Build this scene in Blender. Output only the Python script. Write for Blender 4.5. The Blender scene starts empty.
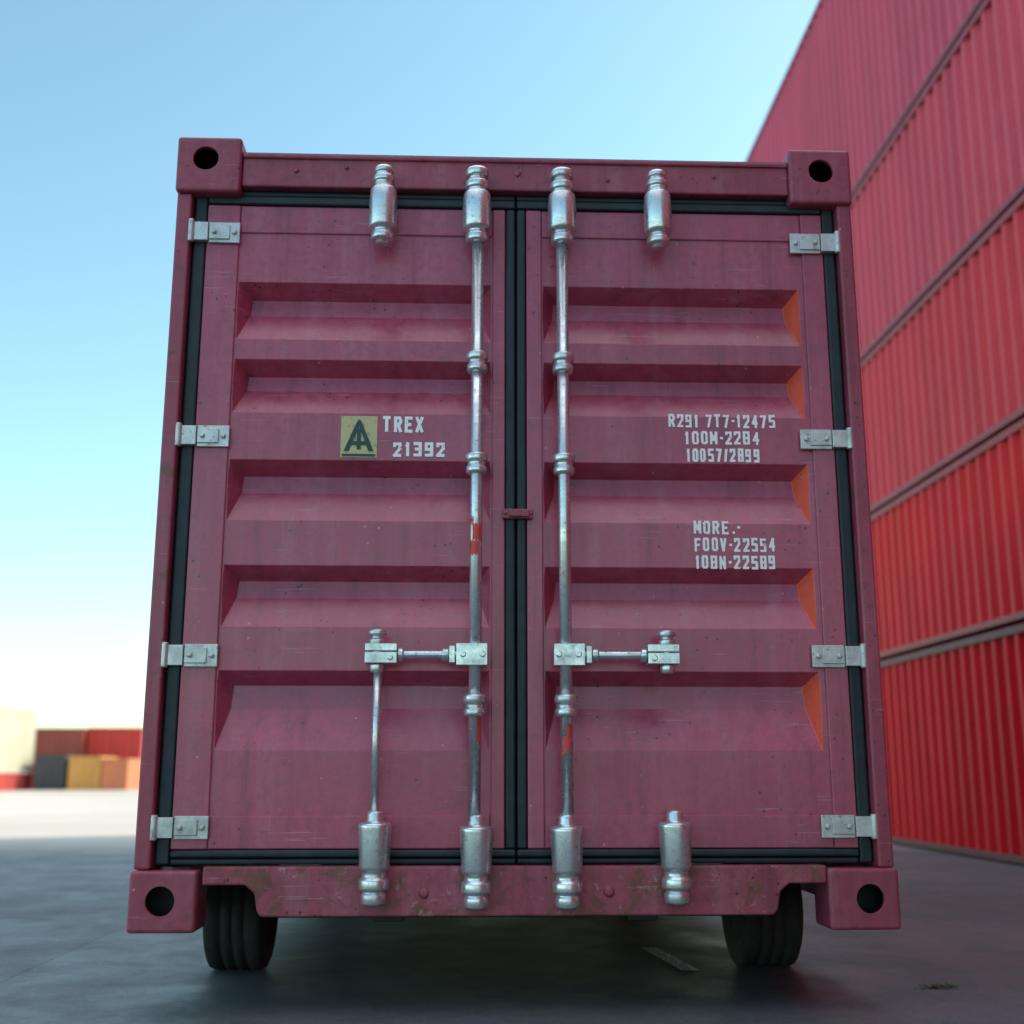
import bpy, bmesh, math, random
from mathutils import Vector, Matrix
random.seed(7)
scene=bpy.context.scene
GZ=0.254   # height of container underside above ground

# ---------------------------------------------------------------- materials
def newmat(name):
    m=bpy.data.materials.new(name); m.use_nodes=True
    nt=m.node_tree; nt.nodes.clear()
    out=nt.nodes.new('ShaderNodeOutputMaterial'); b=nt.nodes.new('ShaderNodeBsdfPrincipled')
    nt.links.new(b.outputs[0],out.inputs[0])
    return m,nt,b
class N:
    def __init__(s,nt): s.nt=nt
    def n(s,t,**k):
        nd=s.nt.nodes.new(t)
        for a,v in k.items(): setattr(nd,a,v)
        return nd
    def l(s,a,b): s.nt.links.new(a,b)
    def coord(s,scale=(1,1,1)):
        tc=s.n('ShaderNodeTexCoord'); mp=s.n('ShaderNodeMapping'); mp.inputs['Scale'].default_value=scale
        s.l(tc.outputs['Object'],mp.inputs[0]); return mp.outputs[0]
    def noise(s,co,sc,det=4,rough=.55,dist=0.0):
        t=s.n('ShaderNodeTexNoise'); t.inputs['Scale'].default_value=sc; t.inputs['Detail'].default_value=det
        t.inputs['Roughness'].default_value=rough; t.inputs['Distortion'].default_value=dist
        s.l(co,t.inputs['Vector']); return t.outputs['Fac']
    def ramp(s,f,stops):
        r=s.n('ShaderNodeValToRGB'); e=r.color_ramp.elements
        while len(e)<len(stops): e.new(.5)
        for i,(p,c) in enumerate(stops):
            e[i].position=p; e[i].color=(c,c,c,1) if not isinstance(c,tuple) else (*c,1)
        s.l(f,r.inputs[0]); return r.outputs[0]
    def mix(s,f,a,b,bt='MIX'):
        m=s.n('ShaderNodeMix',data_type='RGBA',blend_type=bt)
        for src,idx in ((f,0),(a,6),(b,7)):
            if isinstance(src,(int,float)): m.inputs[idx].default_value=src
            elif isinstance(src,tuple): m.inputs[idx].default_value=(*src,1)
            else: s.l(src,m.inputs[idx])
        return m.outputs[2]
    def math(s,op,a,b=0.5,clamp=False):
        m=s.n('ShaderNodeMath',operation=op); m.use_clamp=clamp
        for src,i in ((a,0),(b,1)):
            if isinstance(src,(int,float)): m.inputs[i].default_value=src
            else: s.l(src,m.inputs[i])
        return m.outputs[0]
    def bump(s,h,strength,dist,bsdf):
        b=s.n('ShaderNodeBump'); b.inputs['Strength'].default_value=strength; b.inputs['Distance'].default_value=dist
        s.l(h,b.inputs['Height']); s.l(b.outputs[0],bsdf.inputs['Normal'])

def paint(name,col,wear=0.5,rust=0.0,rough=.42,fade=(.5,.3,.36),coat=0.0):
    m,nt,b=newmat(name); g=N(nt)
    co=g.coord(); st=g.coord((6,6,.5))
    big=g.noise(co,1.3,4,.65); streak=g.noise(st,2.2,4,.65); fine=g.noise(co,30,4,.7)
    c=g.mix(g.ramp(big,[(.38,0.),(.68,.5)]),col,tuple(x*.62 for x in col))
    c=g.mix(g.ramp(streak,[(.5,0.),(.8,.28*wear+.05)]),c,fade)
    c=g.mix(g.ramp(streak,[(.30,.55*wear),(.43,0.)]),c,tuple(x*.42 for x in col))
    c=g.mix(g.ramp(fine,[(.35,0.36*wear),(.55,0.)]),c,tuple(x*.42 for x in col))
    # scattered chips, larger where the zone noise is high
    v=g.n('ShaderNodeTexVoronoi'); v.inputs['Scale'].default_value=26; g.l(co,v.inputs['Vector'])
    zone=g.noise(co,4.,3)
    dd=g.math('ADD',v.outputs['Distance'],g.math('MULTIPLY',g.math('SUBTRACT',fine,.5),.25))
    chipm=g.math('MULTIPLY',g.ramp(dd,[(.09,1.),(.13,0.)]),g.ramp(zone,[(.46,0.),(.56,1.)]))
    c=g.mix(g.math('MULTIPLY',chipm,.9*wear,True),c,(.07,.022,.022))
    v2=g.n('ShaderNodeTexVoronoi'); v2.inputs['Scale'].default_value=15
    mp=g.n('ShaderNodeMapping'); mp.inputs['Location'].default_value=(3.3,1.7,8.1); g.l(co,mp.inputs[0]); g.l(mp.outputs[0],v2.inputs['Vector'])
    lch=g.math('MULTIPLY',g.ramp(v2.outputs['Distance'],[(.04,1.),(.075,0.)]),g.ramp(zone,[(.4,1.),(.5,0.)]))
    c=g.mix(g.math('MULTIPLY',lch,.6*wear),c,(.66,.50,.54))
    # thin scuffs, both ways
    sc=g.noise(g.coord((2.2,2.2,60)),1.6,3,.7)
    c=g.mix(g.math('MULTIPLY',g.ramp(sc,[(.63,0.),(.68,.6*wear)]),g.ramp(zone,[(.45,0.),(.6,1.)])),c,fade)
    sv=g.noise(g.coord((55,55,1.6)),1.5,3,.7)
    c=g.mix(g.math('MULTIPLY',g.ramp(sv,[(.64,0.),(.70,.5*wear)]),g.ramp(big,[(.5,0.),(.62,1.)])),c,tuple(x*.35 for x in col))
    if rust>0:
        rn=g.noise(co,9,7,.72,.6)
        rm=g.ramp(rn,[(.62-.1*rust,0.),(.68-.08*rust,1.)])
        c=g.mix(g.math('MULTIPLY',rm,.8),c,g.mix(g.noise(co,40,2),(.085,.03,.022),(.26,.085,.055)))
        if rust>.6:
            rn2=g.noise(co,26,6,.78,.3)
            c=g.mix(g.math('MULTIPLY',g.ramp(rn2,[(.60,0.),(.64,1.)]),.5),c,(.50,.33,.32))
    g.l(c,b.inputs['Base Color'])
    g.l(g.ramp(fine,[(.3,rough-.05),(.7,rough+.12)]),b.inputs['Roughness'])
    b.inputs['Coat Weight'].default_value=coat; b.inputs['Coat Roughness'].default_value=.22
    g.bump(g.noise(co,3.5,2,.5),.45,.014,b)
    return m
def paint_simple(name,col,rough=.45,fade=None,spec=.4):
    m,nt,b=newmat(name); g=N(nt); co=g.coord((1,1,.25)); fade=fade or tuple(min(1,x+.1) for x in col)
    n1=g.noise(co,1.6,4,.6); n2=g.noise(co,14,3,.6)
    c=g.mix(g.ramp(n1,[(.35,0.),(.72,.5)]),col,tuple(x*.6 for x in col))
    c=g.mix(g.ramp(n2,[(.5,0.),(.8,.35)]),c,fade)
    g.l(c,b.inputs['Base Color']); b.inputs['Roughness'].default_value=rough; b.inputs['Specular IOR Level'].default_value=spec
    return m

M_paint=paint('maroon_paint',(.475,.072,.142),.95,0,.33,(.56,.27,.36),.4)
M_frame=paint('maroon_frame_paint',(.38,.060,.105),1.0,.38,.40,(.50,.25,.29),.1)
M_sill=paint('worn_sill_paint',(.40,.070,.115),1.2,1.1,.45,(.5,.26,.29))
M_orange=paint('bounce_glow_orange',(.92,.11,.06),.5,0,.45,(.85,.25,.17))  # orange-red colour imitates warm bounce light on the recess end bevels
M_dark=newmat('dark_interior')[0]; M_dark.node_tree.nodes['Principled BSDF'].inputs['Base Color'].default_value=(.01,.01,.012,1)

def metal(name,base=(.74,.77,.79),rough=.24,met=.80):
    m,nt,b=newmat(name); g=N(nt); co=g.coord()
    n1=g.noise(co,18,4,.65); n2=g.noise(co,70,3,.6)
    c=g.mix(g.ramp(n1,[(.4,0.),(.75,.6)]),base,tuple(x*.5 for x in base))
    c=g.mix(g.ramp(n2,[(.60,0.),(.70,.6)]),c,(.20,.17,.15))
    g.l(c,b.inputs['Base Color']); b.inputs['Metallic'].default_value=met
    g.l(g.ramp(n1,[(.3,rough-.06),(.7,rough+.18)]),b.inputs['Roughness'])
    g.bump(n2,.2,.002,b); return m
M_metal=metal('galvanised_steel'); M_hinge=metal('hinge_zinc',(.64,.64,.63),.38,.6)

def simple(name,col,rough=.6,var=.3,sc=10,bump=.2):
    m,nt,b=newmat(name); g=N(nt); co=g.coord()
    n=g.noise(co,sc,4,.6)
    g.l(g.mix(g.ramp(n,[(.3,0.),(.7,1.)]),tuple(x*(1-var) for x in col),tuple(min(1,x*(1+var)) for x in col)),b.inputs['Base Color'])
    b.inputs['Roughness'].default_value=rough
    g.bump(n,bump,.003,b); return m
M_rubber=simple('rubber_gasket',(.010,.020,.028),.5,.4,14)
M_tyre=simple('tyre_rubber',(.024,.022,.021),.85,.35,25,.5)
M_chassis=simple('chassis_steel',(.03,.03,.032),.6,.3,8)
M_redtape=simple('red_tape',(.65,.06,.06),.5,.3,40)

def worn(name,col,under,thr=.62):
    m,nt,b=newmat(name); g=N(nt); co=g.coord()
    n=g.noise(co,60,5,.75)
    g.l(g.mix(g.ramp(n,[(thr-.02,0.),(thr+.03,.9)]),col,under),b.inputs['Base Color'])
    b.inputs['Roughness'].default_value=.55; return m
M_white=worn('stencil_white',(.97,.96,.97),(.42,.1,.15),.64)
M_yellow=worn('label_yellow',(.60,.53,.28),(.3,.27,.14),.60)
M_green=worn('label_dark_green',(.03,.07,.065),(.35,.32,.16),.68)

# ---------------------------------------------------------------- mesh helpers
def link(o,parent=None):
    scene.collection.objects.link(o)
    if parent: o.parent=parent
    return o
def empty(name,loc=(0,0,0)):
    o=bpy.data.objects.new(name,None); o.location=loc; o.empty_display_size=.3; return link(o)
class MB:
    def __init__(s): s.v=[];s.f=[];s.mi=[];s.sm=[]
    def quad(s,pts,mi=0,sm=False):
        i=len(s.v); s.v+=[tuple(p) for p in pts]; s.f.append(tuple(range(i,i+len(pts)))); s.mi.append(mi); s.sm.append(sm)
    def box(s,x0,x1,y0,y1,z0,z1,mi=0):
        i=len(s.v)
        s.v+=[(x0,y0,z0),(x1,y0,z0),(x1,y1,z0),(x0,y1,z0),(x0,y0,z1),(x1,y0,z1),(x1,y1,z1),(x0,y1,z1)]
        for f in ((0,3,2,1),(4,5,6,7),(0,1,5,4),(1,2,6,5),(2,3,7,6),(3,0,4,7)):
            s.f.append(tuple(i+k for k in f)); s.mi.append(mi); s.sm.append(False)
    def prism(s,poly,y0,y1,mi=0):
        n=len(poly);i=len(s.v)
        s.v+=[(x,y0,z) for x,z in poly]+[(x,y1,z) for x,z in poly]
        s.f.append(tuple(range(i,i+n))); s.f.append(tuple(range(i+2*n-1,i+n-1,-1))); s.mi+=[mi]*2; s.sm+=[False]*2
        for k in range(n):
            j=(k+1)%n; s.f.append((i+k,i+n+k,i+n+j,i+j)); s.mi.append(mi); s.sm.append(False)
    def lathe(s,prof,origin,axis='Z',n=32,mi=0,smooth=True,k=1.0):
        i=len(s.v); ox,oy,oz=origin
        def P(r,t,a):
            c,q=r*math.cos(a)*k,r*math.sin(a)*k
            if axis=='Z': return (ox+c,oy+q,oz+t)
            if axis=='X': return (ox+t,oy+c,oz+q)
            return (ox+q,oy+t,oz+c)
        for r,t in prof:
            for q in range(n): s.v.append(P(r,t,2*math.pi*q/n))
        for a in range(len(prof)-1):
            for q in range(n):
                j=(q+1)%n
                s.f.append((i+a*n+q,i+a*n+j,i+(a+1)*n+j,i+(a+1)*n+q)); s.mi.append(mi); s.sm.append(smooth)
        s.f.append(tuple(i+q for q in range(n))[::-1]); s.f.append(tuple(i+(len(prof)-1)*n+q for q in range(n))); s.mi+=[mi]*2; s.sm+=[False]*2
    def obj(s,name,mats,parent=None,bevel=0,seg=2,weld=False):
        me=bpy.data.meshes.new(name); me.from_pydata(s.v,[],s.f)
        for m in mats: me.materials.append(m)
        for p,mi,sm in zip(me.polygons,s.mi,s.sm): p.material_index=mi; p.use_smooth=sm
        bm=bmesh.new(); bm.from_mesh(me)
        if weld:
            bmesh.ops.remove_doubles(bm,verts=bm.verts,dist=1e-5)
        bmesh.ops.recalc_face_normals(bm,faces=bm.faces); bm.to_mesh(me); bm.free()
        o=bpy.data.objects.new(name,me); link(o,parent)
        if bevel:
            b=o.modifiers.new('bevel','BEVEL'); b.width=bevel; b.segments=seg; b.limit_method='ANGLE'; b.angle_limit=math.radians(25)
        return o

# ---------------------------------------------------------------- main container
C=empty('shipping_container',(0,0,GZ))
H=2.726; LEN=6.06
DY=.062   # door skin plane

def door_leaf(name,x0,x1,ra,rb,ztop,zbot,orange_right):
    b=MB()
    rec=[(2.20,1.985),(1.91,1.715),(1.545,1.33),(1.175,.965),(.82,.562)]
    rows=[(ztop,0.)]
    D=.070
    for zt,zb in rec:
        rows+=[(zt,0.),(zt-.044,D),(zt-.044-(zt-zb-.044)*.36,D*.88),(zb,0.)]
    rows.append((zbot,0.))
    e=.042
    idx={}
    for i,(z,d) in enumerate(rows):
        q=e*d/D if d>0 else .004
        for j,x in enumerate([x0,ra,ra+q,rb-q,rb,x1]):
            dd=d if j in (2,3) else 0.
            idx[i,j]=len(b.v); b.v.append((x,DY+dd,z))
    for i in range(len(rows)-1):
        for j in range(5):
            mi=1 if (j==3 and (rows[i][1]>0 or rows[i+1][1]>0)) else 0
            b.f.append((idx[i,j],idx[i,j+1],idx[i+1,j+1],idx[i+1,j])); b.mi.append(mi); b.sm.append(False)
    for (xa,za),(xb,zb) in (((x0,ztop),(x0,zbot)),((x1,ztop),(x1,zbot)),((x0,ztop),(x1,ztop)),((x0,zbot),(x1,zbot))):
        b.quad([(xa,DY,za),(xb,DY,zb),(xb,DY+.05,zb),(xa,DY+.05,za)])
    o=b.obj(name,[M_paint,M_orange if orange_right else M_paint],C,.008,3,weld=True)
    f=MB()
    if not orange_right:
        f.box(x0,ra-.004,DY-.010,DY+.03,zbot,ztop); f.box(rb+.004,x1,DY-.010,DY+.03,zbot,ztop); r2=rb+.002
    else:
        f.box(x0,ra-.004,DY-.010,DY+.03,zbot,ztop); f.box(rb+.018,x1,DY-.010,DY+.03,zbot,ztop); r2=rb+.016
    f.box(ra-.002,r2,DY-.006,DY+.02,ztop-.105,ztop)
    f.box(ra-.002,r2,DY-.006,DY+.02,zbot,zbot+.105)
    f.obj(name+'_frame',[M_paint],C,.004,2)
door_leaf('door_left',-1.115,-.043,-.995,-.092,2.492,.248,False)
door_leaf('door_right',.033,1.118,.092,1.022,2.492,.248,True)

g=MB()
def bar(x0,x1,z0,z1,y0=.045,y1=.11): g.box(x0,x1,y0,y1,z0,z1)
bar(-1.163,-1.117,.20,2.55,.052); bar(1.120,1.163,.20,2.55,.052)
bar(-1.115,-.006,2.494,2.527); bar(-.003,1.118,2.494,2.527); bar(-1.115,-.006,2.529,2.551,.055); bar(-.003,1.118,2.529,2.551,.055)
bar(-1.115,-.006,.222,.246); bar(-.003,1.118,.222,.246); bar(-1.115,-.006,.199,.220,.055); bar(-.003,1.118,.199,.220,.055)
bar(-.041,-.007,.247,2.493,.05); bar(-.002,.031,.247,2.493,.05)
g.obj('door_gasket',[M_rubber],C,.008,3)
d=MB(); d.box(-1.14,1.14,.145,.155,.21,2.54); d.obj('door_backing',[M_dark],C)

f=MB()
f.box(-.994,.994,.022,.14,2.553,2.680)
f.box(-.994,.994,.012,.05,2.660,2.6795)
f.obj('header_beam',[M_frame],C,.006,2)
f=MB(); f.box(-1.0,1.0,.03,.10,2.6815,2.690); f.obj('header_gap_strip',[M_rubber],C,.002)  # thin dark strip standing in for the dark seam gap above the header
f=MB()
poly=[(-1.0,.141),(-.865,.141),(-.835,.115),(-.825,.060),(-.812,.044),(.818,.044),(.832,.060),(.842,.115),(.872,.141),(.995,.141),(.995,.197),(-1.0,.197)]
f.prism(poly,.012,.09)
f.obj('door_sill',[M_sill],C,.006,2)
f=MB()
f.box(-.80,.80,.091,.16,.05,.17)
f.obj('sill_inner_beam',[M_frame],C,.006)
f=MB()
for s in (-1,1):
    a,b2=sorted((s*1.220,s*1.168)); f.box(a,b2,.018,.10,.188,2.518)
    a,b2=sorted((s*1.166,s*1.218)); f.box(a,b2,.101,.18,.188,2.518)
f.obj('corner_posts',[M_frame],C,.008,3)

def casting(name,x0,x1,z0,z1,hx,hz):
    for (ya,yb,front) in ((0.,.178,True),(LEN-.178,LEN,False)):
        b=MB(); b.box(x0,x1,ya,yb,z0,z1); o=b.obj(name,[M_frame,M_dark],C)
        bv=o.modifiers.new('bevel','BEVEL'); bv.width=.012; bv.segments=3
        cuts=[]
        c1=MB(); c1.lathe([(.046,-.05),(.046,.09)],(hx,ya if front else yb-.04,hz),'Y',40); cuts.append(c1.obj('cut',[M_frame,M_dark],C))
        c2=MB(); c2.box(x0+.03,x1-.03,ya+.022,yb-.022,z0+.03,z1-.03,1); cuts.append(c2.obj('cut',[M_frame,M_dark],C))  # cavity coloured near-black to deepen the shade seen through the holes
        for cc in cuts:
            bo=o.modifiers.new('bool','BOOLEAN'); bo.object=cc; bo.operation='DIFFERENCE'; bo.solver='EXACT'
            try: bo.material_mode='TRANSFER'
            except Exception: pass
        bpy.context.view_layer.update()
        dg=bpy.context.evaluated_depsgraph_get(); dg.update(); me=bpy.data.meshes.new_from_object(o.evaluated_get(dg))
        o.modifiers.clear(); o.data=me
        for cc in cuts: bpy.data.objects.remove(cc)
casting('corner_casting_tl',-1.226,-.996,2.520,2.733,-1.122,2.648)
casting('corner_casting_tr',.994,1.223,2.514,2.728,1.112,2.642)
casting('corner_casting_bl',-1.226,-1.014,-.002,.186,-1.126,.094)
casting('corner_casting_br',.996,1.226,-.002,.188,1.130,.094)

def corr_strip(b,axis,fixed,a0,a1,z0,z1,depth,pitch=.28,mi=0):
    pts=[(a0,0)]
    n=max(1,round((a1-a0)/pitch)); p=(a1-a0)/n
    for i in range(n):
        s=a0+i*p
        pts+= [(s+p*.25,0),(s+p*.5,depth),(s+p*.75,depth),(s+p,0)]
    for (u0,d0),(u1,d1) in zip(pts,pts[1:]):
        if axis=='X': q=[(fixed+d0,u0,z0),(fixed+d1,u1,z0),(fixed+d1,u1,z1),(fixed+d0,u0,z1)]
        else: q=[(u0,fixed+d0,z0),(u1,fixed+d1,z0),(u1,fixed+d1,z1),(u0,fixed+d0,z1)]
        b.quad(q,mi)
b=MB()
corr_strip(b,'X',-1.205,.185,LEN-.18,.225,2.62,.036); corr_strip(b,'X',1.205,.185,LEN-.18,.225,2.62,-.036)
corr_strip(b,'Y',LEN-.01,-1.16,1.16,.17,2.62,-.04)
b.obj('side_walls',[M_paint],C)
b=MB()
for s in (-1,1):
    a,c=sorted((s*1.214,s*1.15)); b.box(a,c,.182,LEN-.18,2.62,2.70)
    a,c=sorted((s*1.214,s*1.200)); b.box(a,c,.182,LEN-.18,.02,.225)
    a,c=sorted((s*1.218,s*1.14)); b.box(a,c,LEN-.17,LEN,.19,2.515)
b.box(-1.14,1.14,LEN-.08,LEN-.002,2.62,2.70); b.box(-.99,.99,LEN-.08,LEN-.002,.02,.165)
b.obj('side_rails',[M_frame],C,.004)
b=MB()
n=24
for i in range(n):
    y0=.14+i*(LEN-.2)/n; p=(LEN-.2)/n
    for (u0,h0),(u1,h1) in zip([(0,0),(.25,0),(.5,-.02),(.75,-.02)],[(.25,0),(.5,-.02),(.75,-.02),(1,0)]):
        b.quad([(-1.15,y0+u0*p,2.692+h0),(1.15,y0+u0*p,2.692+h0),(1.15,y0+u1*p,2.692+h1),(-1.15,y0+u1*p,2.692+h1)])
b.obj('roof_panel',[M_paint],C)
b=MB(); b.box(-1.14,1.14,.17,LEN-.1,.40,.43); b.obj('floor_deck',[M_dark],C)

# ---- lock hardware
RY=-.026
def zs(z): return .4908+(z-.4908)*.9935
def xs_(x): return -.167+(x+.167)*.9935
XR=[-.482,-.146,.160,.506]
XRB=[-.458,-.134,.156,.506]
top_prof_rod=[(.020,-.02),(.030,-.018),(.036,-.012),(.036,.012),(.031,.016),(.031,.026),(.042,.032),(.045,.040),(.0455,.12),(.043,.165),(.040,.172),(.032,.176),(.032,.186),(.038,.190),(.038,.212),(.035,.216),(.027,.220),(.027,.232),(.036,.236),(.037,.258),(.032,.266),(.010,.270)]
top_prof_end=[(.012,-.022),(.020,-.020),(.022,-.010),(.030,-.008),(.036,-.004),(.036,.018),(.030,.022),(.030,.032),(.041,.038),(.044,.046),(.0445,.14),(.041,.185),(.036,.192),(.030,.196),(.030,.214),(.034,.218),(.034,.236),(.027,.241),(.027,.250),(.031,.254),(.030,.268),(.024,.276),(.008,.279)]
bot_prof=[(.012,.0),(.030,.002),(.036,.008),(.037,.034),(.033,.040),(.033,.046),(.043,.050),(.044,.056),(.044,.078),(.040,.084),(.035,.088),(.035,.104),(.042,.110),(.044,.120),(.048,.20),(.050,.238),(.050,.246),(.046,.252),(.026,.254),(.024,.260),(.024,.284),(.018,.290)]
b=MB()
for i,x in enumerate(XR):
    pr=top_prof_rod if i in(1,2) else top_prof_end
    z0=2.352 if i in (1,2) else 2.345
    b.lathe(pr,(xs_(x),RY,zs(z0)),'Z',40,k=1.12)
    b.box(xs_(x)-.022,xs_(x)+.022,RY+.028,.022,2.565,2.60)
    b.box(xs_(x)-.022,xs_(x)+.022,RY+.030,.053,2.40,2.47)
for i,x in enumerate(XRB):
    b.lathe(bot_prof,(xs_(x),RY,zs(.066)+(.012 if i in(0,3) else 0.)),'Z',40,k=1.08)
    b.box(xs_(x)-.025,xs_(x)+.025,RY+.025,.012,.085,.175)
    b.box(xs_(x)-.022,xs_(x)+.022,RY+.035,.052,.262,.30)
b.obj('cam_keepers',[M_metal],C,.0015,1)
b=MB()
def rod(x,z0,z1,r): b.lathe([(r,z0),(r,z1)],(xs_(x),RY,0),'Z',28)
rod(-.142,.34,2.36,.0205); rod(.158,.34,2.36,.0205); rod(-.462,.34,.85,.0135)
b.obj('lock_rods',[M_metal],C)
b=MB(); gp=[(.02,-.036),(.032,-.034),(.036,-.028),(.036,-.012),(.030,-.008),(.030,.006),(.038,.010),(.038,.030),(.034,.035),(.02,.037)]
for x in (-.142,.158):
    for z in (1.885,1.52,.703):
        b.lathe(gp,(xs_(x),RY,zs(z)),'Z',32)
        b.box(xs_(x)-.028,xs_(x)+.028,RY+.02,DY-.002,z-.022,z+.022)
b.obj('rod_guides',[M_metal],C,.001,1)
b=MB()
def patch(x,z0,z1,a0,a1,r=.0213,n=8):
    for k in range(n):
        u0=a0+(a1-a0)*k/n; u1=a0+(a1-a0)*(k+1)/n
        j0=random.uniform(-.006,.006)
        P=lambda u,z:(xs_(x)+r*math.cos(u),RY+r*math.sin(u),z)
        b.quad([P(u0,z0+j0),P(u1,z0+j0),P(u1,z1-j0),P(u0,z1-j0)],0,True)
patch(-.142,1.20,1.245,-2.9,-1.2);patch(-.142,1.25,1.30,-2.2,-.6);patch(-.142,1.305,1.325,-3,-2)
patch(-.142,.585,.66,-1.2,-.4);patch(.158,.56,.60,-2.3,-.9);patch(.158,.60,.64,-1.6,-.6);patch(.158,.54,.56,-2.6,-1.9)
b.obj('red_tape_remnants',[M_redtape],C)
def handle(name,xk,xrod,sgn):
    b=MB(); X=xs_; zc=zs(.869)
    xk=X(xk); xr=X(xrod)
    kp=[(.010,-.060),(.020,-.058),(.022,-.050),(.022,-.034),(.016,-.030),(.016,.028),(.024,.032),(.025,.048),(.018,.052),(.018,.060),(.028,.064),(.028,.076),(.022,.082),(.008,.084)]
    b.lathe(kp,(xk,RY,zc),'Z',32,k=1.08)
    a,c=sorted((xk-sgn*.038,xk+sgn*.066))
    b.box(a,c,RY-.030,RY+.034,zc-.030,zc+.006); b.box(a,c,RY-.028,RY+.030,zc+.010,zc+.034)
    ax0,ax1=sorted((xk+sgn*.06,xr-sgn*.055))
    b.lathe([(.014,0),(.014,ax1-ax0)],(ax0,RY,zc),'X',24)
    e=xk+sgn*.066
    b.lathe([(.019,0),(.023,.003),(.023,.018),(.018,.022)],(min(e,e+sgn*.022),RY,zc),'X',24)
    e=xr-sgn*.085
    b.lathe([(.019,0),(.022,.003),(.022,.02),(.018,.024)],(min(e,e-sgn*.024),RY,zc),'X',24)
    a,c=sorted((xr-sgn*.062,xr+sgn*.040))
    b.box(a,c,RY-.027,RY+.027,zc-.036,zc+.036)
    a,c=sorted((xr-sgn*.085,xr-sgn*.066)); b.box(a,c,RY-.024,RY+.024,zc-.028,zc+.028)
    for bx in (xr-sgn*.040,xr+sgn*.024):
        b.lathe([(.010,-.008),(.011,-.006),(.011,0)],(bx,RY-.027,zc),'Y',6,smooth=False)
    b.lathe([(.009,-.007),(.010,-.005),(.010,0)],(xk+sgn*.045,RY-.030,zc-.012),'Y',6,smooth=False)
    b.box(xk-.022,xk+.022,RY+.034,DY-.002,zc-.026,zc+.026)
    b.obj(name,[M_metal],C,.006,3)
handle('handle_left',-.465,-.142,1)
handle('handle_right',.495,.158,-1)
def hinge(i,side,z0,z1):
    b=MB(); z0+=.002
    def bx(a,c,*r): a,c=sorted((a*side,c*side)); b.box(a,c,*r)
    bx(.995,1.105,.040,DY-.011,z0,z1)
    bx(1.106,1.166,.028,.052,z0+.004,z1-.004)
    bx(1.03,1.104,.034,.0395,z0+.012,z1-.012)
    for xx in (1.015,1.085): b.lathe([(.006,-.010),(.010,-.007),(.010,0)],(xx*side,.0405 if xx<1.03 else .034,(z0+z1)/2),'Y',6,smooth=False)
    b.lathe([(.010,-.004),(.012,0),(.012,z1-z0),(.010,z1-z0+.004)],(1.166*side,.028,z0),'Z',20)
    b.obj('hinge_%d'%i,[M_hinge],C,.0025,2)
for i,(a,c) in enumerate(((2.338,2.418),(1.582,1.660),(.828,.906),(.278,.353))): hinge(i,-1,a,c)
for i,(a,c) in enumerate(((2.333,2.412),(1.595,1.668),(.833,.910),(.278,.353))): hinge(i+4,1,a,c)
b=MB(); b.box(-.052,.052,.030,.048,1.338,1.372); b.box(-.030,.040,.020,.0295,1.343,1.367)
b.box(-.05,-.042,.044,.06,1.34,1.37); b.box(.042,.05,.044,.06,1.34,1.37)
for xx in (-.042,.045): b.lathe([(.006,-.006),(.007,0)],(xx,.030,1.355),'Y',6,smooth=False)
b.obj('centre_catch',[M_frame],C,.003,2)
b=MB()
for x,z,r in ((0.0,2.62,.012),(-.80,2.615,.008),(.33,2.60,.007),(-.30,.115,.014),(.29,.118,.015),(.72,2.62,.007),(-.62,2.63,.007)):
    b.lathe([(r*.5,-.006),(r,-.004),(r*1.05,0),(r*1.4,.001)],(x,.0215 if z>1 else .0115,z),'Y',16)
b.obj('frame_bolts',[M_sill],C)

# ---- stencils: painted block lettering, stroke by stroke, with stencil bridges
GL={'T':[(0,6,4,6),(2,6,2,0)],'R':[(0,0,0,6),(0,6,3,6),(3,6,4,5),(4,5,4,4),(4,4,3,3),(3,3,0,3),(2,3,4,0)],'E':[(0,0,0,6),(0,6,4,6),(0,3,3,3),(0,0,4,0)],
'X':[(0,0,4,6),(0,6,4,0)],'2':[(0,5,0,6),(0,6,4,6),(4,6,4,3.6),(4,3.6,0,0),(0,0,4,0)],'1':[(1,5,2.2,6),(2.2,6,2.2,0)],'3':[(0,6,4,6),(4,6,4,0),(4,0,0,0),(1,3.1,4,3.1)],
'9':[(4,0,4,6),(4,6,0,6),(0,6,0,3),(0,3,4,3),(4,0,0,0)],'7':[(0,6,4,6),(4,6,1.6,0)],'-':[(.6,3,3.2,3)],'4':[(3,0,3,6),(3,6,0,2),(0,2,4,2)],
'5':[(4,6,0,6),(0,6,0,3.2),(0,3.2,3.4,3.2),(3.4,3.2,4,2.6),(4,2.6,4,0),(4,0,0,0)],'0':[(0,.8,0,5.2),(0,5.2,.8,6),(.8,6,3.2,6),(3.2,6,4,5.2),(4,5.2,4,.8),(4,.8,3.2,0),(3.2,0,.8,0),(.8,0,0,.8)],
'M':[(-.3,0,-.3,6),(-.3,6,2,1.8),(2,1.8,4.3,6),(4.3,6,4.3,0)],'8':[(0,0,0,6),(4,0,4,6),(0,6,4,6),(0,3,4,3),(0,0,4,0)],'/':[(.6,0,3.4,6)],
'.':[(1.6,0,2.2,.2)],'F':[(0,0,0,6),(0,6,4,6),(0,3,3,3)],'V':[(0,6,2,0),(2,0,4,6)],'N':[(0,0,0,6),(0,6,4,0),(4,0,4,6)]}
GL['O']=GL['0']; GL['S']=GL['5']
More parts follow.
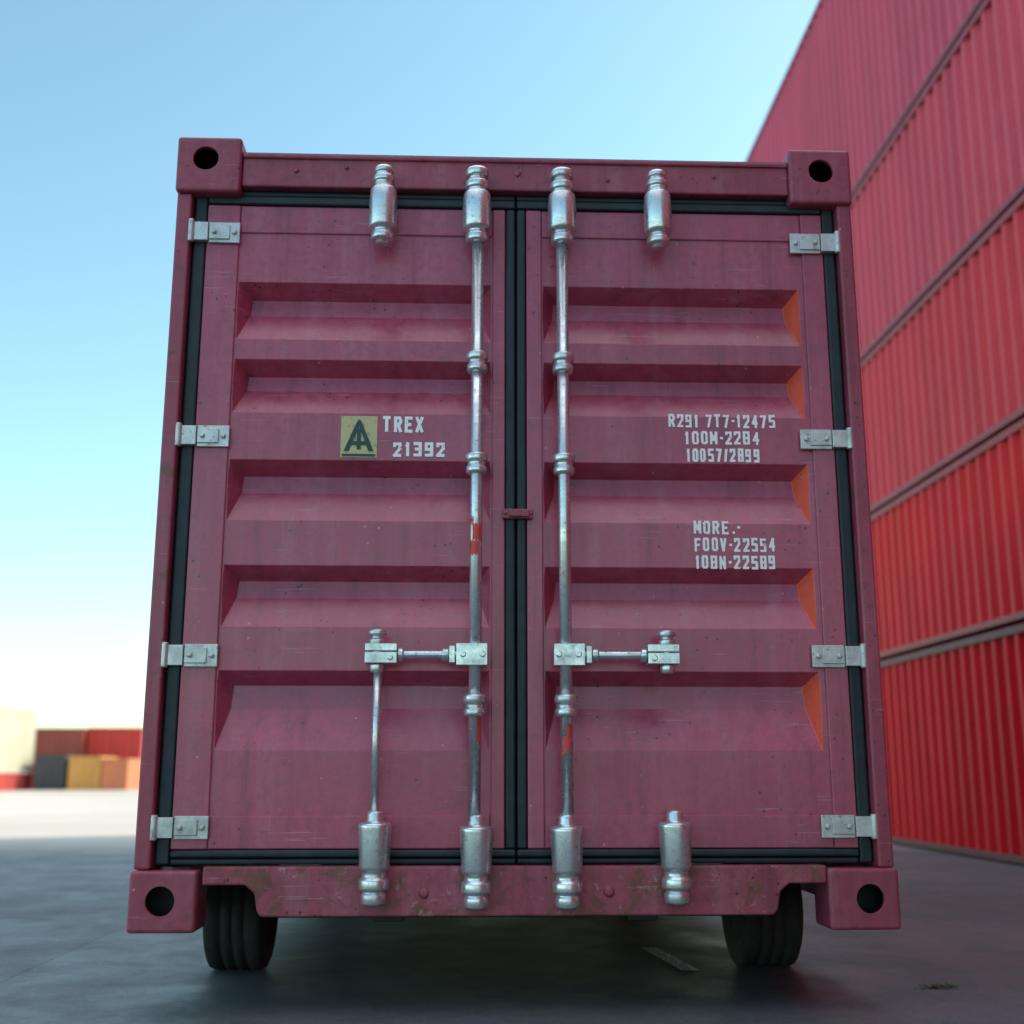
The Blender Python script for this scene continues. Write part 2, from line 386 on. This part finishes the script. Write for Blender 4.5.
def text(name,body,x0,x1,z0,z1,mat):
    b=MB(); adv=sum(.62 if ch in ' .-' else (.75 if ch in '1/' else 1) for ch in body)-.2
    cell=(x1-x0)/adv; cw=cell*.74; hh=z1-z0; st=.0084 if hh<.050 else .0108
    x=x0; k=0
    for ch in body:
        a=.62 if ch in ' .-' else (.75 if ch in '1/' else 1)
        if ch in GL:
            w=cw*(1 if a==1 else a*.95); jx=random.uniform(-.001,.001); jz=random.uniform(-.0012,.0012)
            for (ax,az,bx,bz) in GL[ch]:
                p=Vector((x+jx+ax/4*(w-st)+st/2,z0+jz+az/6*(hh-st)+st/2)); q=Vector((x+jx+bx/4*(w-st)+st/2,z0+jz+bz/6*(hh-st)+st/2))
                d=(q-p); L_=d.length
                if L_<1e-6: continue
                d/=L_; e=d*st*.42; nn=Vector((-d.y,d.x))*st*random.uniform(.46,.55)
                y=DY-.0012-.00012*(k%12); k+=1
                pts=[p-e-nn,q+e-nn,q+e+nn,p-e+nn]
                b.quad([(v.x,y,v.y) for v in pts])
        x+=cell*a
    return b.obj(name,[mat],C)
text('stencil_trex','TREX',-.469,-.325,1.648,1.706,M_white)
text('stencil_trex_number','21392',-.432,-.250,1.560,1.612,M_white)
text('stencil_r1','R291 7T7-12475',.533,.914,1.677,1.725,M_white)
text('stencil_r2','100M-2284',.590,.855,1.615,1.663,M_white)
text('stencil_r3','100S7/2899',.593,.852,1.552,1.600,M_white)
text('stencil_r4','MORE.-',.612,.775,1.294,1.341,M_white)
text('stencil_r5','FOOV-22554',.611,.893,1.233,1.281,M_white)
text('stencil_r6','108N-22589',.612,.891,1.172,1.219,M_white)
b=MB(); b.quad([(-.614,DY-.0015,1.556),(-.488,DY-.0015,1.556),(-.488,DY-.0015,1.705),(-.614,DY-.0015,1.705)])
b.obj('label_plate',[M_yellow],C)
b=MB(); y=DY-.003; lx,lz=-.551,1.63
def poly(pts): b.quad([(lx+px,y,lz+pz) for px,pz in pts])
poly([(-.052,-.052),(-.034,-.052),(.006,.052),(0,.064),(-.008,.055)]); poly([(.052,-.052),(.034,-.052),(-.005,.050),(0,.064),(.008,.055)])
poly([(-.032,-.030),(.032,-.030),(.026,-.016),(-.026,-.016)]); poly([(-.007,-.045),(.007,-.045),(.007,.03),(-.007,.03)]); poly([(-.058,-.070),(.058,-.070),(.058,-.062),(-.058,-.062)])
b.obj('label_emblem',[M_green],C)
me=bpy.data.objects['label_emblem'].data
for k,p in enumerate(me.polygons):
    for vi in p.vertices: me.vertices[vi].co.y=DY-.003-.0003*k

# ---------------------------------------------------------------- chassis with wheels
T=empty('trailer_chassis',(0,0,0))
b=MB()
for s in (-1,1):
    b.box(s*.42-.05,s*.42+.05,.17,5.6,GZ+.01,GZ+.36)
for yy in (.6,2.2,3.6,5.2): b.box(-.365,.365,yy,yy+.08,GZ+.05,GZ+.3)
b.lathe([(.045,-.93),(.045,.93)],(0,.95,.235),'X',20)
b.lathe([(.045,-.93),(.045,.93)],(0,4.6,.235),'X',20)
b.obj('chassis_beams',[M_chassis],T,.005)
def wheel(name,x0,x1,yc,r):
    b=MB(); w=x1-x0; n=56
    prof=[(r*.60,.02),(r*.72,.004),(r*.90,0),(r*.975,.008),(r*.995,.02)]
    for q in (.3,.5,.7): prof+=[(r,w*q-.006),(r-.005,w*q-.004),(r-.005,w*q+.004),(r,w*q+.006)]
    prof+=[(r*.995,w-.02),(r*.975,w-.008),(r*.90,w),(r*.72,w-.004),(r*.60,w-.02)]
    b.lathe(prof,(x0,yc,r),'X',n)
    b.lathe([(r*.20,.0),(r*.22,.02),(r*.5,.035),(r*.58,.015),(r*.59,.04)],(x0,yc,r),'X',32,0)
    b.lathe([(r*.59,-.04),(r*.58,-.015),(r*.5,-.035),(r*.22,-.02),(r*.20,.0)],(x1,yc,r),'X',32,0)
    b.obj(name,[M_tyre,M_hinge],T)
for k,yc in enumerate((.98,4.6)):
    wheel('wheel_l_%d'%k,-1.150,-.930,yc,.235); wheel('wheel_r_%d'%k,.890,1.120,yc,.235)

# ---------------------------------------------------------------- stacked containers
def container(name,x0,x1,y0,y1,z0,z1,mat,mrail,pitch=.28):
    e=empty(name,(x0,y0,z0)); X=x1-x0;Y=y1-y0;Z=z1-z0
    r=.075; b=MB()
    corr_strip(b,'X',.012,.13,Y-.13,r,Z-r,.042,pitch); corr_strip(b,'X',X-.012,.13,Y-.13,r,Z-r,-.042,pitch)
    corr_strip(b,'Y',.012,.11,X-.11,r,Z-r,.042,pitch); corr_strip(b,'Y',Y-.012,.11,X-.11,r,Z-r,-.042,pitch)
    b.quad([(.06,.06,Z-.012),(X-.06,.06,Z-.012),(X-.06,Y-.06,Z-.012),(.06,Y-.06,Z-.012)])
    b.quad([(.06,.06,.06),(X-.06,.06,.06),(X-.06,Y-.06,.06),(.06,Y-.06,.06)])
    b.obj('corrugated_panels',[mat],e)
    b=MB(); c=.16
    for xa in (0.,X-.06):
        for za,zb in ((.012,r),(Z-r,Z-.004)): b.box(xa,xa+.06,c+.001,Y-c-.001,za,zb)
    for ya in (0.,Y-.06):
        for za,zb in ((.012,r),(Z-r,Z-.004)): b.box(c+.001,X-c-.001,ya,ya+.06,za,zb)
    for xa in (0.,X-c):
        for ya in (0.,Y-c):
            b.box(xa-.003,xa+c+.003,ya-.003,ya+c+.003,0,.118); b.box(xa-.003,xa+c+.003,ya-.003,ya+c+.003,Z-.118,Z)
            b.box(xa+.004,xa+c-.004,ya+.004,ya+c-.004,.119,Z-.119)
    b.obj('frame',[mrail],e,.006,1)
    return e
levels=[0,1.93,3.56,5.36,7.39,10.56]
cols=[(.66,.006,.014),(.72,.018,.024),(.70,.050,.066),(.66,.070,.105),(.62,.072,.135)]
XW=4.33
for k in range(5):
    m=paint_simple('stack_red_%d'%k,cols[k],.48,tuple(min(1,x*1.08+.02) for x in cols[k]),.14+.05*k)
    mr=paint_simple('stack_rail_%d'%k,tuple(x*.42+.02 for x in cols[k]) if k else (.12,.012,.014),.5)
    for (ya,yb) in ((3.07,15.26),(-9.17,3.02)):
        container('shipping_container',XW,XW+2.44,ya,yb,levels[k]+(.02 if k else 0),levels[k+1],m,mr,.22)

def dist(x0,w,y0,l,z0,h,col):
    m=paint_simple('yard_paint',col,.5); container('shipping_container',x0,x0+w,y0,y0+l,z0,z0+h,m,m,.3)
YD=51
dist(-19.6,2.2,YD,6.06,0,2.68,(.40,.09,.06))
dist(-17.35,2.44,YD+.4,6.06,0,2.72,(.60,.05,.04))
dist(-17.0,1.35,YD-3,2.4,0,1.40,(.70,.36,.10))
dist(-18.4,1.25,YD-3,2.4,0,1.45,(.06,.07,.09))
dist(-15.6,1.1,YD-3,2.4,0,1.30,(.65,.22,.10))
dist(-22.05,3.2,43,6.06,.72,2.6,(.60,.55,.40))
dist(-22.05,3.2,43,6.06,0,.71,(.50,.06,.05))

# ---------------------------------------------------------------- ground
m,nt,bs=newmat('concrete_yard'); g=N(nt)
tc=g.n('ShaderNodeTexCoord'); co=tc.outputs['Object']
big=g.noise(co,.45,4,.6); mid=g.noise(co,2.2,6,.7,.4); fine=g.noise(co,60,4,.75); grain=g.noise(co,220,2,.7)
c=g.mix(g.ramp(big,[(.35,0.),(.65,1.)]),(.080,.090,.102),(.130,.140,.155))
c=g.mix(g.ramp(mid,[(.45,0.),(.70,.6)]),c,(.05,.055,.062))
c=g.mix(g.ramp(fine,[(.52,0.),(.72,.45)]),c,(.30,.30,.30))
c=g.mix(g.ramp(grain,[(.34,.6),(.5,0.)]),c,(.03,.033,.038))
sep=g.n('ShaderNodeSeparateXYZ'); g.l(co,sep.inputs[0])
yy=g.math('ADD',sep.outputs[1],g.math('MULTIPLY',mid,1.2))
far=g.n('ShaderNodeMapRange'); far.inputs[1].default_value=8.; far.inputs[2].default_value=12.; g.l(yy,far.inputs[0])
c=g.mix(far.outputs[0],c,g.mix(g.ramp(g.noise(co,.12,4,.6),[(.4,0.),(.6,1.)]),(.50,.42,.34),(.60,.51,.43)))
def joint(axis,off):
    t=g.math('ABSOLUTE',g.math('SUBTRACT',g.math('FRACT',g.math('DIVIDE',g.math('ADD',sep.outputs[axis],off),5.)),.5))
    return g.math('LESS_THAN',t,.0012)
jn=g.math('MAXIMUM',joint(0,4.35),joint(1,4.4))
c=g.mix(g.math('MULTIPLY',jn,.5),c,(.025,.027,.03))
g.l(c,bs.inputs['Base Color']); bs.inputs['Specular IOR Level'].default_value=.42
g.l(g.ramp(mid,[(.35,.46),(.7,.72)]),bs.inputs['Roughness'])
h=g.math('ADD',g.math('MULTIPLY',mid,.4),g.math('MULTIPLY',fine,.4))
g.bump(h,.6,.008,bs)
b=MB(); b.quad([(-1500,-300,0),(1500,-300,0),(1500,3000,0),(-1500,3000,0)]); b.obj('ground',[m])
b=MB(); b.quad([(.66,.85,.004),(.73,.85,.004),(.66,1.45,.004),(.59,1.45,.004)])  # pale streak painted on the ground for sunlight reaching under the trailer
b.obj('painted_sun_streak',[worn('sun_streak_white',(.85,.83,.78),(.15,.15,.16),.50)])
M_weed=simple('weed_leaf',(.05,.085,.035),.6,.4,30)
b=MB()
for k in range(90):
    a=random.uniform(0,6.28); rr=random.uniform(0,.05)*random.choice((1,.5)); cx=1.50+rr*2.2*math.cos(a); cy=.46+rr*math.sin(a)
    a2=random.uniform(0,6.28); l=random.uniform(.012,.03); w=l*.3; hz=random.uniform(.003,.012)
    dx,dy=math.cos(a2),math.sin(a2)
    b.quad([(cx-dy*w,cy+dx*w,.002),(cx+dx*l*.6,cy+dy*l*.6-w,hz),(cx+dx*l,cy+dy*l,hz*1.2),(cx+dx*l*.6,cy+dy*l*.6+w,hz)])
b.obj('weed_tuft',[M_weed])

# ---------------------------------------------------------------- light
el=math.radians(35); az=math.radians(63.4)   # azimuth from +Y toward +X
w=bpy.data.worlds.new('World'); scene.world=w; w.use_nodes=True; nt=w.node_tree
bg=nt.nodes['Background']; sk=nt.nodes.new('ShaderNodeTexSky'); sk.sky_type='NISHITA'; sk.sun_disc=False
sk.sun_elevation=el; sk.sun_rotation=az; sk.air_density=1.0; sk.dust_density=.7; sk.ozone_density=1.6
G=N(nt)
tinted=G.mix(1.0,sk.outputs[0],(1.78,2.12,1.76),'MULTIPLY')
# bright overhead area added above the view to light upward-facing slopes
gc=nt.nodes.new('ShaderNodeTexCoord'); sp=nt.nodes.new('ShaderNodeSeparateXYZ'); nt.links.new(gc.outputs['Generated'],sp.inputs[0])
mr=nt.nodes.new('ShaderNodeMapRange'); mr.interpolation_type='SMOOTHSTEP'; mr.inputs[1].default_value=.66; mr.inputs[2].default_value=.84
nt.links.new(sp.outputs[2],mr.inputs[0])
cl=G.noise(gc.outputs['Generated'],5,5,.6,.4)
fac=G.math('MULTIPLY',mr.outputs[0],G.ramp(cl,[(.3,.55),(.6,1.)]))
final=G.mix(fac,tinted,(11.,11.8,12.8))
nt.links.new(final,bg.inputs[0]); bg.inputs[1].default_value=.15
L=bpy.data.lights.new('sun','SUN'); L.energy=4.5; L.angle=math.radians(.53); L.color=(1,.93,.84)
lo=bpy.data.objects.new('sun',L); link(lo)
sd=Vector((math.sin(az)*math.cos(el),math.cos(az)*math.cos(el),math.sin(el)))
lo.rotation_euler=sd.to_track_quat('Z','Y').to_euler(); lo.location=(20,20,30)

# ---------------------------------------------------------------- camera
psi,t=.03737,.216
cd=bpy.data.cameras.new('camera'); cam=bpy.data.objects.new('camera',cd); link(cam)
F=Vector((math.sin(psi)*math.cos(t),math.cos(psi)*math.cos(t),math.sin(t)))
cam.location=(-.16728,-3.92758,.49078+GZ)
cam.rotation_euler=F.to_track_quat('-Z','Y').to_euler()
cd.sensor_width=36; cd.lens=1185.05/1024*36; cd.clip_end=6000; cd.clip_start=.05
cd.dof.use_dof=True; cd.dof.focus_distance=3.95; cd.dof.aperture_fstop=1.6
scene.camera=cam
scene.view_settings.view_transform='Standard'; scene.view_settings.look='None'; scene.view_settings.exposure=0
